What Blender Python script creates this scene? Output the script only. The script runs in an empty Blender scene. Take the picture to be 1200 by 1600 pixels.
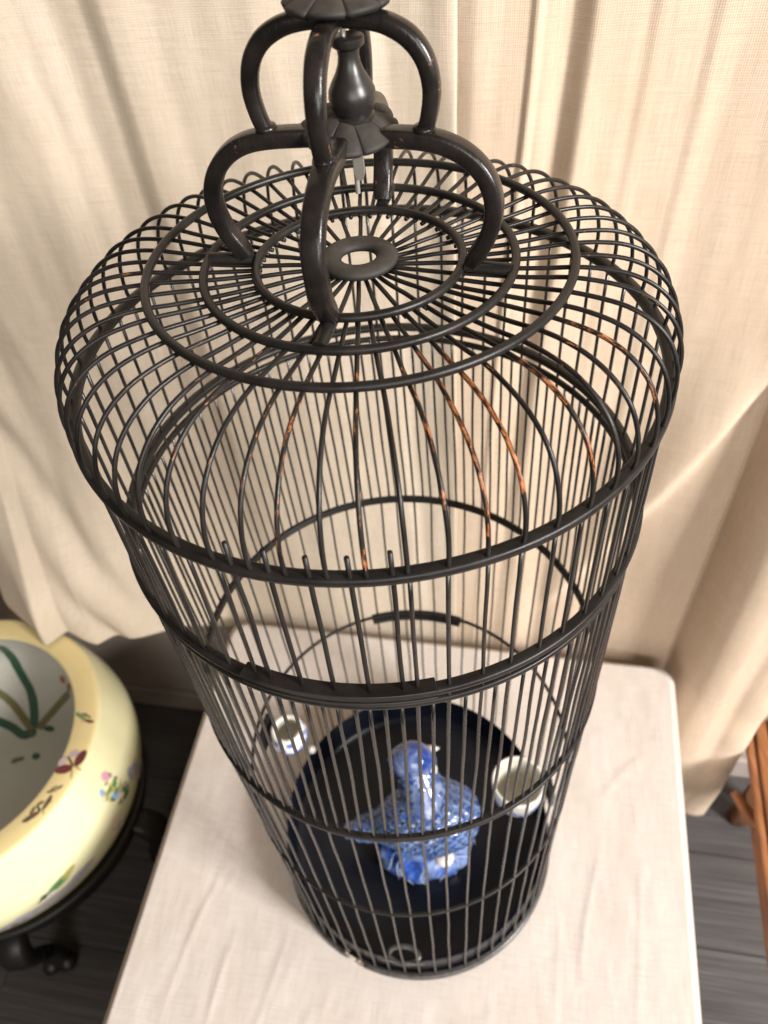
import bpy, math, random
import numpy as np
from mathutils import Vector, Matrix, noise
R=math.radians; PI=math.pi; cos=math.cos; sin=math.sin
random.seed(7); rng=np.random.default_rng(7)
scene=bpy.context.scene
col=scene.collection

# ------------------------------------------------------------------ camera
cam_d=bpy.data.cameras.new('camera'); cam=bpy.data.objects.new('camera',cam_d); col.objects.link(cam)
cp=Vector((0,-0.3701,1.0504)); fw=Vector((-0.0008,0.675,-0.7378)); rt=Vector((0.9949,-0.0742,-0.069))
fw.normalize(); rt=(rt-fw*rt.dot(fw)).normalized(); up=rt.cross(fw)
M=Matrix((rt,up,-fw)).transposed().to_4x4(); M.translation=cp; cam.matrix_world=M
cam_d.sensor_fit='VERTICAL'; cam_d.sensor_height=36; cam_d.lens=36*1177/1600
cam_d.clip_start=.01; cam_d.clip_end=60
cam_d.dof.use_dof=True; cam_d.dof.focus_distance=.40; cam_d.dof.aperture_fstop=9.0
scene.camera=cam

# ------------------------------------------------------------------ light
w=bpy.data.worlds.new('World'); scene.world=w; w.use_nodes=True
bg=w.node_tree.nodes['Background']; bg.inputs[0].default_value=(1.0,.80,.62,1); bg.inputs[1].default_value=.15
def area(name,loc,target,sx,sy,power,color):
    l=bpy.data.lights.new(name,'AREA'); l.shape='RECTANGLE'; l.size=sx; l.size_y=sy; l.energy=power; l.color=color
    o=bpy.data.objects.new(name,l); col.objects.link(o); o.location=loc
    o.rotation_euler=(Vector(target)-Vector(loc)).to_track_quat('-Z','Y').to_euler(); return o
area('window_light',(2.75,-2.35,2.35),(0.0,.05,.2),.8,1.1,300,(1.0,.965,.925))
area('room_light',(.3,-3.2,1.7),(-.05,.1,.25),2.0,1.4,58,(1.0,.95,.90))
scene.view_settings.view_transform='Standard'; scene.view_settings.look='None'
scene.view_settings.exposure=0.22; scene.view_settings.gamma=1

# ------------------------------------------------------------------ helpers
def tag(o,label=None,cat=None,group=None,kind=None):
    if label: o['label']=label
    if cat: o['category']=cat
    if group: o['group']=group
    if kind: o['kind']=kind
    return o
def empty(name,loc=(0,0,0),**k):
    o=bpy.data.objects.new(name,None); o.empty_display_size=.02; col.objects.link(o); o.location=loc; return tag(o,**k)
class MB:
    def __init__(s): s.v=[]; s.f=[]; s.m=[]; s.uv=None; s.n=0
    def add(s,v,f,mi=0):
        s.v.append(np.asarray(v,float)); s.f+= [tuple(i+s.n for i in q) for q in f]; s.m+=[mi]*len(f); s.n+=len(v)
    def mesh(s,name,mats,smooth=True):
        me=bpy.data.meshes.new(name); V=np.concatenate(s.v)
        me.from_pydata(V.tolist(),[],s.f)
        for m in (mats if isinstance(mats,(list,tuple)) else [mats]): me.materials.append(m)
        me.polygons.foreach_set('material_index',s.m)
        if smooth: me.polygons.foreach_set('use_smooth',[True]*len(s.f))
        me.update(); return me
    def build(s,name,mats,parent=None,smooth=True,sharp=None):
        return link(name,s.mesh(name,mats,smooth),parent,sharp)
def link(name,me,parent=None,sharp=None):
    o=bpy.data.objects.new(name,me); col.objects.link(o)
    if parent: o.parent=parent
    if sharp: me.set_sharp_from_angle(angle=R(sharp))
    return o
def section(n,a,b,p=2.0):
    t=np.arange(n)*2*PI/n; c,s=np.cos(t),np.sin(t)
    return np.stack([a*np.sign(c)*abs(c)**(2/p),b*np.sign(s)*abs(s)**(2/p)],-1)
def sweep(mb,P,sec,ref=(0,0,1),closed=False,cap=True,scale=None,mi=0,twist=None):
    """sweep a section (x along side, y along ref-ish) along the polyline P"""
    P=np.asarray(P,float); n=len(P); k=len(sec); ref=np.asarray(ref,float)
    T=np.roll(P,-1,0)-np.roll(P,1,0) if closed else np.gradient(P,axis=0)
    T/=np.linalg.norm(T,axis=1)[:,None]
    V=[]; side=None
    for i in range(n):
        rf=ref[i] if ref.ndim==2 else ref
        s=np.cross(T[i],rf); L=np.linalg.norm(s)
        if L<1e-3: s=side if side is not None else np.cross(T[i],(1,0,0)); L=np.linalg.norm(s)
        s=s/L; side=s; u=np.cross(s,T[i])
        sc=1 if scale is None else scale[i]
        V.append(P[i]+sc*(sec[:,:1]*s+sec[:,1:]*u))
    V=np.concatenate(V); F=[]
    for i in range(n if closed else n-1):
        a=i*k; b=((i+1)%n)*k
        for j in range(k): F.append((a+j,a+(j+1)%k,b+(j+1)%k,b+j))
    if cap and not closed: F+=[tuple(range(k))[::-1],tuple((n-1)*k+j for j in range(k))]
    mb.add(V,F,mi)
def bar_mesh(name,P,r,k,mat,wear=(),ref=(0,1,0)):
    """round bar with a length/girth uv map and a wear attribute: wear = [(s0, s1, strength)] along its length 0..1"""
    P=np.asarray(P,float); mb=MB(); sweep(mb,P,section(k,r,r),ref=ref); me=mb.mesh(name,mat)
    d=np.concatenate([[0],np.cumsum(np.linalg.norm(np.diff(P,axis=0),axis=1))]); n=len(P); f=d/d[-1]
    U=np.repeat(d,k); G=np.tile(np.arange(k)/k,n)
    ul=me.uv_layers.new(name='UVMap'); idx=np.zeros(len(me.loops),int); me.loops.foreach_get('vertex_index',idx)
    g=G[idx].copy(); 
    for p in me.polygons:
        ls=list(p.loop_indices); q=g[ls]
        if q.max()-q.min()>.5: g[[l for l in ls if g[l]<.3]]+=1
    ul.data.foreach_set('uv',np.stack([U[idx],g*2*PI*r],-1).ravel())
    w_=np.zeros(n)
    for s0,s1,st in wear:
        w_=np.maximum(w_,st*np.clip(np.minimum((f-s0)/.03,(s1-f)/.03),0,1))
    a=me.attributes.new('wear','FLOAT','POINT'); a.data.foreach_set('value',np.repeat(w_,k)); return me
def tube(mb,P,r,k=6,**kw): sweep(mb,P,section(k,r,r),**kw)
def crom(P,n=6,closed=False):
    P=np.asarray(P,float); Q=np.concatenate([[2*P[0]-P[1]],P,[2*P[-1]-P[-2]]]) ; out=[]
    for i in range(1,len(Q)-2):
        p0,p1,p2,p3=Q[i-1:i+3]
        for t in np.arange(n)/n:
            out.append(.5*((2*p1)+(p2-p0)*t+(2*p0-5*p1+4*p2-p3)*t*t+(-p0+3*p1-3*p2+p3)*t**3))
    out.append(P[-1]); return np.array(out)
def lathe(mb,prof,n=64,c=(0,0,0),mi=None,close=False):
    prof=np.asarray(prof,float); t=np.arange(n)*2*PI/n; V=[]
    for r_,z in prof: V.append(np.stack([c[0]+r_*np.cos(t),c[1]+r_*np.sin(t),np.full(n,c[2]+z)],-1))
    m=len(prof); V=np.concatenate(V)
    for i in range(m if close else m-1):
        a=i*n; b=((i+1)%m)*n
        f=[(a+j,a+(j+1)%n,b+(j+1)%n,b+j) for j in range(n)]
        s=0 if mi is None else mi[i]
        if i==0: mb.add(V,f,s)
        else: mb.f+=[tuple(q+mb.n-len(V) for q in g) for g in f]; mb.m+=[s]*n
def box(mb,c,s,rz=0,mi=0,M=None):
    V=np.array([(x,y,z) for x in (-.5,.5) for y in (-.5,.5) for z in (-.5,.5)])*np.array(s)
    ca,sa=cos(rz),sin(rz); V=np.stack([V[:,0]*ca-V[:,1]*sa,V[:,0]*sa+V[:,1]*ca,V[:,2]],-1)+np.array(c)
    mb.add(V,[(0,1,3,2),(4,6,7,5),(0,4,5,1),(2,3,7,6),(0,2,6,4),(1,5,7,3)],mi)
def bevel(o,wd,seg=2):
    m=o.modifiers.new('bevel','BEVEL'); m.width=wd; m.segments=seg; m.limit_method='ANGLE'; m.angle_limit=R(35); return o
def ringpath(r,z,n=96,a0=0,a1=360):
    if a1-a0>=360: t=np.radians(a0+np.arange(n)*360/n)
    else: t=np.radians(np.linspace(a0,a1,n))
    return np.stack([r*np.cos(t),r*np.sin(t),0*t+z],-1)
def wob(p,s,a,seed=0):
    return a*noise.noise(Vector((p[0]*s+seed,p[1]*s,p[2]*s)))

# ------------------------------------------------------------------ materials
def new(name,rough=.5,base=(.5,.5,.5),spec=.5):
    m=bpy.data.materials.new(name); m.use_nodes=True; nt=m.node_tree; b=nt.nodes['Principled BSDF']
    b.inputs['Base Color'].default_value=(*base,1); b.inputs['Roughness'].default_value=rough
    b.inputs['Specular IOR Level'].default_value=spec
    return m,nt,b
def N(nt,t,**k):
    n=nt.nodes.new(t)
    for a,v in k.items(): setattr(n,a,v)
    return n
def L(nt,a,b): nt.links.new(a,b)
def noise_n(nt,vec,scale,detail=4,rough=.55,dist=0):
    n=N(nt,'ShaderNodeTexNoise'); n.inputs['Scale'].default_value=scale; n.inputs['Detail'].default_value=detail
    n.inputs['Roughness'].default_value=rough; n.inputs['Distortion'].default_value=dist
    if vec is not None: L(nt,vec,n.inputs['Vector'])
    return n.outputs['Fac']
def ramp(nt,fac,pts):
    n=N(nt,'ShaderNodeValToRGB'); e=n.color_ramp.elements
    while len(e)<len(pts): e.new(.5)
    for q,(p,c) in zip(e,pts): q.position=p; q.color=(*c,1) if len(c)==3 else c
    L(nt,fac,n.inputs[0]); return n.outputs[0]
def mix(nt,fac,a,b,mode='MIX'):
    n=N(nt,'ShaderNodeMix',data_type='RGBA',blend_type=mode)
    for s,v in ((n.inputs['Factor'],fac),(n.inputs['A'],a),(n.inputs['B'],b)):
        if isinstance(v,(int,float)): s.default_value=v
        elif isinstance(v,tuple): s.default_value=(*v,1) if len(v)==3 else v
        else: L(nt,v,s)
    return n.outputs['Result']
def mapping(nt,vec,scale=(1,1,1),rot=(0,0,0),loc=(0,0,0)):
    n=N(nt,'ShaderNodeMapping'); n.inputs['Scale'].default_value=scale; n.inputs['Rotation'].default_value=rot; n.inputs['Location'].default_value=loc
    L(nt,vec,n.inputs['Vector']); return n.outputs[0]
def bump(nt,b,h,strength,dist=.001,chain=None):
    n=N(nt,'ShaderNodeBump'); n.inputs['Strength'].default_value=strength; n.inputs['Distance'].default_value=dist
    L(nt,h,n.inputs['Height'])
    if chain: L(nt,chain,n.inputs['Normal'])
    L(nt,n.outputs[0],b.inputs['Normal']); return n.outputs[0]
def math_n(nt,op,a,b=None):
    n=N(nt,'ShaderNodeMath',operation=op)
    for i,v in enumerate((a,b)):
        if v is None: continue
        if isinstance(v,(int,float)): n.inputs[i].default_value=v
        else: L(nt,v,n.inputs[i])
    return n.outputs[0]

def lacquer(name,wear=0.0,rough=.36,spec=.5):
    """black lacquered bamboo, rubbed through to orange cane where wear > 0"""
    m,nt,b=new(name,rough,(.012,.0105,.0098),.5)
    pos=N(nt,'ShaderNodeNewGeometry').outputs['Position']
    g=noise_n(nt,pos,900,2); g2=noise_n(nt,pos,60,4)
    c=ramp(nt,g2,[(.3,(.007,.006,.0057)),(.7,(.017,.0145,.013))])
    dust=noise_n(nt,pos,2600,1)
    c=mix(nt,ramp(nt,dust,[(.72,(0,0,0)),(.8,(.5,.5,.5))]),c,(.09,.08,.07))
    rr=ramp(nt,g2,[(.3,(rough-.08,)*3),(.75,(rough+.10,)*3)]); L(nt,rr,b.inputs['Roughness']); b.inputs['Specular IOR Level'].default_value=spec
    if wear>0:
        uv=N(nt,'ShaderNodeUVMap').outputs[0]; oi=N(nt,'ShaderNodeObjectInfo').outputs['Random']
        sh=N(nt,'ShaderNodeVectorMath',operation='MULTIPLY_ADD'); L(nt,oi,sh.inputs[1]); sh.inputs[0].default_value=(3.7,1.9,5.); L(nt,uv,sh.inputs[2])
        fine=noise_n(nt,mapping(nt,sh.outputs[0],(130,720,1)),1,5,.68)
        at=N(nt,'ShaderNodeAttribute',attribute_name='wear').outputs['Fac']
        s=math_n(nt,'ADD',fine,math_n(nt,'MULTIPLY',at,.25))
        k=ramp(nt,s,[(.75,(0,0,0)),(.768,(1,1,1))])
        oc=ramp(nt,noise_n(nt,mapping(nt,sh.outputs[0],(300,900,1)),1,3),[(.32,(.13,.036,.014)),(.5,(.36,.125,.045)),(.68,(.50,.21,.09))])
        c=mix(nt,k,c,oc)
    L(nt,c,b.inputs['Base Color'])
    bump(nt,b,g,.18,.0004); return m
LAC=lacquer('black_lacquer',0.0,.40,.3)
LACB=lacquer('black_lacquer_bar',0.0,.30,.9)
LAC1=lacquer('black_lacquer_rubbed',1.0,.38,.32)
def carved():
    m,nt,b=new('carved_black_wood',.45,(.014,.012,.011))
    pos=N(nt,'ShaderNodeNewGeometry').outputs['Position']
    g=noise_n(nt,mapping(nt,pos,(900,900,160)),1,3); g2=noise_n(nt,pos,70,4,.6)
    c=ramp(nt,g2,[(.3,(.0065,.0055,.0052)),(.72,(.018,.0145,.013))]); b.inputs['Specular IOR Level'].default_value=.40
    fine=noise_n(nt,pos,520,4,.7); big=noise_n(nt,pos,45,2)
    s=math_n(nt,'ADD',math_n(nt,'MULTIPLY',big,.6),math_n(nt,'MULTIPLY',fine,.4))
    c=mix(nt,ramp(nt,s,[(.655,(0,0,0)),(.67,(1,1,1))]),c,(.22,.09,.05))
    L(nt,c,b.inputs['Base Color']); L(nt,ramp(nt,g2,[(.3,(.20,)*3),(.75,(.33,)*3)]),b.inputs['Roughness'])
    g3=noise_n(nt,mapping(nt,pos,(260,260,60)),1,4,.6); bump(nt,b,math_n(nt,'ADD',g,math_n(nt,'MULTIPLY',g3,2.5)),.15,.0006); return m
CARV=carved()
def dusty():
    m,nt,b=new('dusty_black_wood',.7,(.02,.018,.016))
    pos=N(nt,'ShaderNodeNewGeometry').outputs['Position']; g2=noise_n(nt,pos,120,5,.65)
    nz=N(nt,'ShaderNodeSeparateXYZ'); L(nt,N(nt,'ShaderNodeNewGeometry').outputs['Normal'],nz.inputs[0])
    d=math_n(nt,'MULTIPLY',ramp(nt,g2,[(.35,(.25,)*3),(.75,(1,)*3)]),math_n(nt,'MAXIMUM',nz.outputs[2],0.0))
    L(nt,mix(nt,d,(.011,.0098,.009),(.055,.045,.036)),b.inputs['Base Color']); bump(nt,b,noise_n(nt,pos,1800,2),.15,.0004); return m
DUST=dusty()
METAL,_,_b=new('dull_zinc',.38,(.62,.60,.56)); _b.inputs['Metallic'].default_value=.85
def linen(name,base,slub,weave=1100,trans=.0,spots=0,bumpk=.5):
    m,nt,b=new(name,.92,base,.15)
    uv=N(nt,'ShaderNodeUVMap').outputs[0]
    a=noise_n(nt,mapping(nt,uv,(640,26,1)),1,3,.62); c=noise_n(nt,mapping(nt,uv,(26,640,1)),1,3,.62)
    big=noise_n(nt,mapping(nt,uv,(9,9,1)),1,4,.55)
    th=math_n(nt,'MAXIMUM',a,c)
    k=ramp(nt,th,[(.45,(0,0,0)),(.68,(1,1,1))])
    cc=mix(nt,k,base,slub); 
    dk=math_n(nt,'MINIMUM',a,c); cc=mix(nt,ramp(nt,dk,[(.28,(.6,)*3),(.47,(0,0,0))]),cc,tuple(x*.72 for x in base))
    cc=mix(nt,ramp(nt,big,[(.35,(.28,)*3),(.65,(0,0,0))]),cc,tuple(x*y for x,y in zip(base,(.9,.84,.76))))
    # weave cells
    wx=N(nt,'ShaderNodeTexWave',wave_type='BANDS',bands_direction='X'); wx.inputs['Scale'].default_value=weave/6.283; wx.inputs['Distortion'].default_value=1.2; wx.inputs['Detail Scale'].default_value=.25
    wy=N(nt,'ShaderNodeTexWave',wave_type='BANDS',bands_direction='Y'); wy.inputs['Scale'].default_value=weave/6.283; wy.inputs['Distortion'].default_value=1.2; wy.inputs['Detail Scale'].default_value=.25
    L(nt,uv,wx.inputs[0]); L(nt,uv,wy.inputs[0])
    wv=math_n(nt,'MULTIPLY',wx.outputs['Fac'],wy.outputs['Fac'])
    cc=mix(nt,ramp(nt,wv,[(.0,(.48,)*3),(.55,(0,0,0))]),cc,tuple(x*.66 for x in base))
    if spots:
        sp=noise_n(nt,mapping(nt,uv,(260,700,1)),1,2); cc=mix(nt,ramp(nt,sp,[(.71,(0,0,0)),(.77,(.55,)*3)]),cc,(.42,.27,.15))
    L(nt,cc,b.inputs['Base Color'])
    h=math_n(nt,'ADD',wv,math_n(nt,'MULTIPLY',th,1.3)); bump(nt,b,h,bumpk,.0006)
    b.inputs['Sheen Weight'].default_value=.12; b.inputs['Sheen Roughness'].default_value=.5
    if trans:
        t=N(nt,'ShaderNodeBsdfTranslucent'); L(nt,cc,t.inputs[0]); ms=N(nt,'ShaderNodeMixShader'); ms.inputs[0].default_value=trans
        L(nt,b.outputs[0],ms.inputs[1]); L(nt,t.outputs[0],ms.inputs[2]); L(nt,ms.outputs[0],nt.nodes['Material Output'].inputs[0])
    return m
LIN_L=linen('cream_linen',(.765,.645,.505),(.86,.76,.63),1050,.12)
LIN_R=linen('warm_lit_linen',(.77,.61,.455),(.845,.71,.56),1050,.12,spots=1)  # same linen as the left panel, warmer light mixed into its colour
LIN_T=linen('table_linen',(.675,.605,.55),(.75,.69,.64),1250)
def floor_mat():
    m,nt,b=new('grey_wood_plank',.38,(.1,.095,.09))
    oi=N(nt,'ShaderNodeObjectInfo'); tc=N(nt,'ShaderNodeTexCoord').outputs['Object']
    off=N(nt,'ShaderNodeVectorMath',operation='MULTIPLY_ADD'); L(nt,oi.outputs['Random'],off.inputs[1]); L(nt,tc,off.inputs[2]); off.inputs[0].default_value=(7,13,3)
    v=off.outputs[0]
    g=noise_n(nt,mapping(nt,v,(3.2,34,1)),1,7,.62,.9); g2=noise_n(nt,mapping(nt,v,(5,260,1)),1,3)
    c=ramp(nt,g,[(.25,(.075,.068,.066)),(.5,(.112,.106,.105)),(.75,(.145,.140,.142))])
    c=mix(nt,ramp(nt,g2,[(.4,(.5,)*3),(.6,(0,0,0))]),c,(.035,.03,.028))
    t=math_n(nt,'MULTIPLY',oi.outputs['Random'],.3); c=mix(nt,t,c,(.05,.045,.043))
    L(nt,c,b.inputs['Base Color']); bump(nt,b,g2,.15,.0006); return m
FLOOR=floor_mat()
def plain(name,base,rough,nscale=20,var=.12,bmp=0,spec=.5,coat=0):
    if name in bpy.data.materials: return bpy.data.materials[name]
    m,nt,b=new(name,rough,base,spec); pos=N(nt,'ShaderNodeNewGeometry').outputs['Position']
    g=noise_n(nt,pos,nscale,5,.6)
    L(nt,ramp(nt,g,[(.3,tuple(x*(1-var) for x in base)),(.7,tuple(min(1,x*(1+var)) for x in base))]),b.inputs['Base Color'])
    if bmp: bump(nt,b,g,bmp,.001)
    if coat: b.inputs['Coat Weight'].default_value=coat; b.inputs['Coat Roughness'].default_value=.08
    return m
DUST2=plain('turned_black_wood',(.014,.012,.011),.36,260,.3,.05)
WALL=plain('greige_plaster',(.42,.36,.32),.9,8,.06)
YEL=plain('pale_yellow_glaze',(.80,.765,.475),.22,6,.04,coat=.4)
LIP=plain('deeper_yellow_glaze',(.74,.61,.30),.25,9,.06,coat=.3)
INNER=plain('shaded_white_glaze',(.49,.485,.43),.4,5,.06)  # white glaze, greyed to put the bowl's inner shade into its colour
DARKW=plain('ebonised_wood',(.010,.009,.009),.45,40,.4)
NAVY=plain('navy_black_pan',(.003,.0042,.009),.36,30,.3,spec=.35)
def wood():
    m,nt,b=new('orange_brown_wood',.35,(.3,.12,.04)); tc=N(nt,'ShaderNodeTexCoord').outputs['Object']
    g=noise_n(nt,mapping(nt,tc,(60,5,60)),1,6,.6,.6)
    L(nt,ramp(nt,g,[(.3,(.13,.042,.014)),(.55,(.30,.115,.038)),(.75,(.42,.18,.065))]),b.inputs['Base Color']); b.inputs['Coat Weight'].default_value=.25
    bump(nt,b,g,.1,.001); return m
WOOD=wood()
def bluewhite(name,scale,white,blue,t0,t1,rough=.15):
    m,nt,b=new(name,rough,white); pos=N(nt,'ShaderNodeNewGeometry').outputs['Position']
    g=noise_n(nt,pos,scale,5,.65,1.2)
    L(nt,ramp(nt,g,[(t0,blue),(t1,white)]),b.inputs['Base Color']); b.inputs['Coat Weight'].default_value=.6; b.inputs['Coat Roughness'].default_value=.06; return m
PORC=bluewhite('blue_white_porcelain',24,(.27,.34,.48),(.012,.045,.24),.42,.70)
PORCB=bluewhite('blue_glaze_rock',26,(.34,.43,.58),(.022,.075,.36),.42,.78)
PWHITE=plain('white_glaze',(.74,.72,.66),.18,30,.04,coat=.5)
PGREY=plain('cup_interior_glaze',(.60,.57,.49),.3,30,.05)
PBLUE=plain('cobalt_brushwork',(.05,.10,.36),.2,200,.4)
PCUP=bluewhite('cup_glaze_with_cobalt_cloud',70,(.76,.75,.71),(.07,.15,.46),.44,.54)
PALEW=plain('bare_split_bamboo',(.52,.46,.39),.8,300,.25,.3)
def flat(n,c): return plain(n,c,.4,300,.25)
PINK=flat('pink_enamel',(.66,.34,.42)); SKYB=flat('blue_enamel',(.25,.42,.75)); GRN=flat('green_enamel',(.10,.24,.09)); OLIVE=flat('olive_enamel',(.40,.38,.10))
DGRN=flat('dark_green_enamel',(.022,.075,.042)); OLV2=flat('brown_green_enamel',(.15,.13,.045)); MAROON=flat('maroon_enamel',(.13,.03,.03)); BROWN=flat('brown_enamel',(.12,.075,.045)); MAUVE=flat('mauve_enamel',(.45,.36,.36)); RUST=flat('rust_enamel',(.36,.12,.06)); LGREY=flat('grey_violet_enamel',(.42,.40,.46)); ROSE=flat('pale_rose_enamel',(.74,.58,.45))

# ------------------------------------------------------------------ setting frame: u runs along the wall, v towards the wall
U2=np.array([.972,-.235]); V2=np.array([.235,.972]); TH=math.atan2(-.235,.972); ZF=-.5
def uvz(u,v,z): q=u*U2+v*V2; return (q[0],q[1],z)
floor=bpy.data.objects.new('floor',None); col.objects.link(floor); tag(floor,'dark grey wooden plank floor','floor',kind='structure'); del floor['category']
fl_me=None
pw=.165; vv=.37-pw/2
row=0
while vv>-1.9:
    x=-2.3-rng.random()*.9
    while x<2.3:
        ln=1.22
        mb=MB(); box(mb,(0,0,0),(ln-.0015,pw-.0018,.012))
        if fl_me is None:
            fl_me=mb.mesh('plank',FLOOR,False)
        o=link('plank',fl_me,floor); o.rotation_euler=(0,0,TH); o.location=uvz(x+ln/2,vv,ZF-.006-rng.random()*.0004)
        x+=ln
    vv-=pw; row+=1
# bed below the planks
mb=MB(); box(mb,uvz(0,-.75,ZF-.022),(5.4,2.5,.016),TH); mb.build('floor_bed',plain('dark_underlay',(.02,.018,.016),.9),floor,False)
wall=bpy.data.objects.new('wall',None); col.objects.link(wall); tag(wall,'greige plaster wall behind the curtains',kind='structure')
mb=MB(); box(mb,uvz(0,.43,.55),(5.0,.1,2.1),TH); mb.build('wall_surface',WALL,wall,False)
mb=MB(); box(mb,uvz(0,.374,ZF+.035),(5.0,.012,.07),TH); bevel(mb.build('baseboard',WALL,wall,False),.003)

# ------------------------------------------------------------------ curtains
def interp_smooth(x,xs,ys):
    xs=np.asarray(xs,float); ys=np.asarray(ys,float)
    i=np.clip(np.searchsorted(xs,x)-1,0,len(xs)-2); t=np.clip((x-xs[i])/(xs[i+1]-xs[i]),0,1)
    t=.35*t+.65*t*t*(3-2*t); return ys[i]+(ys[i+1]-ys[i])*t
def sst(x,a,b):
    t=np.clip((x-a)/(b-a),0,1); return t*t*(3-2*t)
def grid_obj(name,X,UV,mat,thick=.0008,parent=None):
    n,m=X.shape[:2]; V=X.reshape(-1,3)
    F=[(i*m+j,i*m+j+1,(i+1)*m+j+1,(i+1)*m+j) for i in range(n-1) for j in range(m-1)]
    me=bpy.data.meshes.new(name); me.from_pydata(V.tolist(),[],F); me.materials.append(mat)
    me.polygons.foreach_set('use_smooth',[True]*len(F))
    ul=me.uv_layers.new(name='UVMap'); idx=np.zeros(len(me.loops),int); me.loops.foreach_get('vertex_index',idx)
    ul.data.foreach_set('uv',UV.reshape(-1,2)[idx].ravel()); me.update()
    o=link(name,me,parent)
    if thick: s=o.modifiers.new('thickness','SOLIDIFY'); s.thickness=thick; s.offset=1
    return o
def nz2(A,B,s1,s2,seed):
    return np.array([[noise.noise(Vector((a*s1,b*s2,seed))) for a,b in zip(r1,r2)] for r1,r2 in zip(A,B)])
# left panel
us=np.linspace(-.745,.019,300); ts=np.linspace(0,1,200)**1.15
Uu,Tt=np.meshgrid(us,ts)
zb0=np.interp(us,[-.745,-.738,-.655,-.632,-.614,-.592,-.53,-.45,-.36,.05],[.016,.008,.006,.006,-.012,-.030,-.032,-.036,-.07,-.095])
Zz=zb0[None,:]+(1.6-zb0[None,:])*Tt
lk_u=[-.745,-.70,-.66,-.62,-.575,-.53,-.45,-.40,-.360,-.335,-.305,-.278,-.21,-.15,-.09,-.060,-.040,-.012,.016,.045]
lk_v=[.002,-.004,.003,-.004,.003,-.005,-.001,-.003,.003,.007,.003,-.007,-.002,-.003,.001,.003,.007,.004,-.003,.004]
drift=.018*sst(Zz,.9,.0)+.018*nz2(Uu*0+1,Zz,1,1.3,3.)
w0=interp_smooth(Uu-drift,lk_u,lk_v)
low=sst(Zz,.60,.0)
v=.338+w0*(1-.5*low*sst(Uu,-.05,-.3))+.004*nz2(Uu,Zz,9,3,5.)+.0013*nz2(Uu,Zz,40,10,6.)
vh=np.interp(us,[-.745,-.70,-.655,-.632,-.592,-.54,-.49,-.45,-.38,.05],[.282,.252,.222,.245,.242,.261,.287,.305,.332,.338])[None,:]
kk=sst(Zz,.50,.0)**1.3; v=v*(1-kk)+(vh+.5*(v-.338))*kk
v+=.016*sst(Zz,.22,-.02)*np.exp(-((Uu+.575+.30*Zz)/.022)**2)-.010*sst(Zz,.2,.0)*np.exp(-((Uu+.655+.1*Zz)/.016)**2)
# diagonal pull towards the bowl
dg=(Uu+.60)+.32*(Zz-.30); v+= .012*sst(Zz,.6,.35)*np.exp(-(dg/.026)**2)*sst(Zz,-.02,.16)
v=np.where(Zz<.03,np.minimum(v,.345),v)
v=np.where((Uu>-.37)&(Zz<.2),np.maximum(v,.322),v)
Uw=Uu-.02*sst(Zz,.12,.0)*np.exp(-((Uu+.745)/.05)**2)
Xl=np.stack([Uw*U2[0]+v*V2[0],Uw*U2[1]+v*V2[1],Zz],-1)
du=np.gradient(Uw,axis=1); dv=np.gradient(v,axis=1); S=np.cumsum(np.hypot(du,dv),axis=1)
c1=grid_obj('curtain',Xl,np.stack([S,Zz],-1),LIN_L)
tag(c1,'cream linen curtain hanging left behind the birdcage, its hem lying on the yellow bowl','curtain','linen curtains hanging on the wall')
# right panel
na_=260; us=np.linspace(-.01,.352,na_); zs=np.linspace(-.425,1.6,230)
Uu,Zz=np.meshgrid(us,zs)
rk_u=[-.01,.018,.040,.060,.066,.074,.096,.116,.145,.158,.166,.178,.206,.216,.236,.29,.352]
rk_v=[.004,-.002,.000,.001,-.0018,.001,.0055,-.0048,-.0005,.0007,-.0004,.0008,.0018,-.0006,.0008,-.0015,.001]
drift=.014*nz2(Uu*0+1,Zz,1,1.6,13.)-.014*sst(Zz,.7,.0)+.012*nz2(Uu,Zz,7,1.8,23.)
hi=sst(Zz,.05,.5)
v=.344+interp_smooth(Uu-drift,rk_u,rk_v)*(.35+.55*hi)*(1+.7*nz2(Uu,Zz,9,2.2,27.))+.0055*nz2(Uu,Zz,8,2,15.)+.0010*nz2(Uu,Zz,40,10,16.)
v+=.008*sst(Zz,.35,.05)*np.exp(-((Uu-.145)/.018)**2)
dg=(Uu-.232)-(Zz-.265)*.42; cr=np.where(dg<0,np.exp(-(dg/.05)**2),np.exp(-(dg/.012)**2)); v-= .015*cr*sst(Zz,.02,.2)*sst(Zz,.85,.6)
v-=.016*sst(Uu,.20,.34)*sst(Zz,.7,.3)
v=np.where((Zz<.2),np.maximum(v,.318),v); v=np.where(Zz<.05,np.minimum(v,.354),v)
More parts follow.
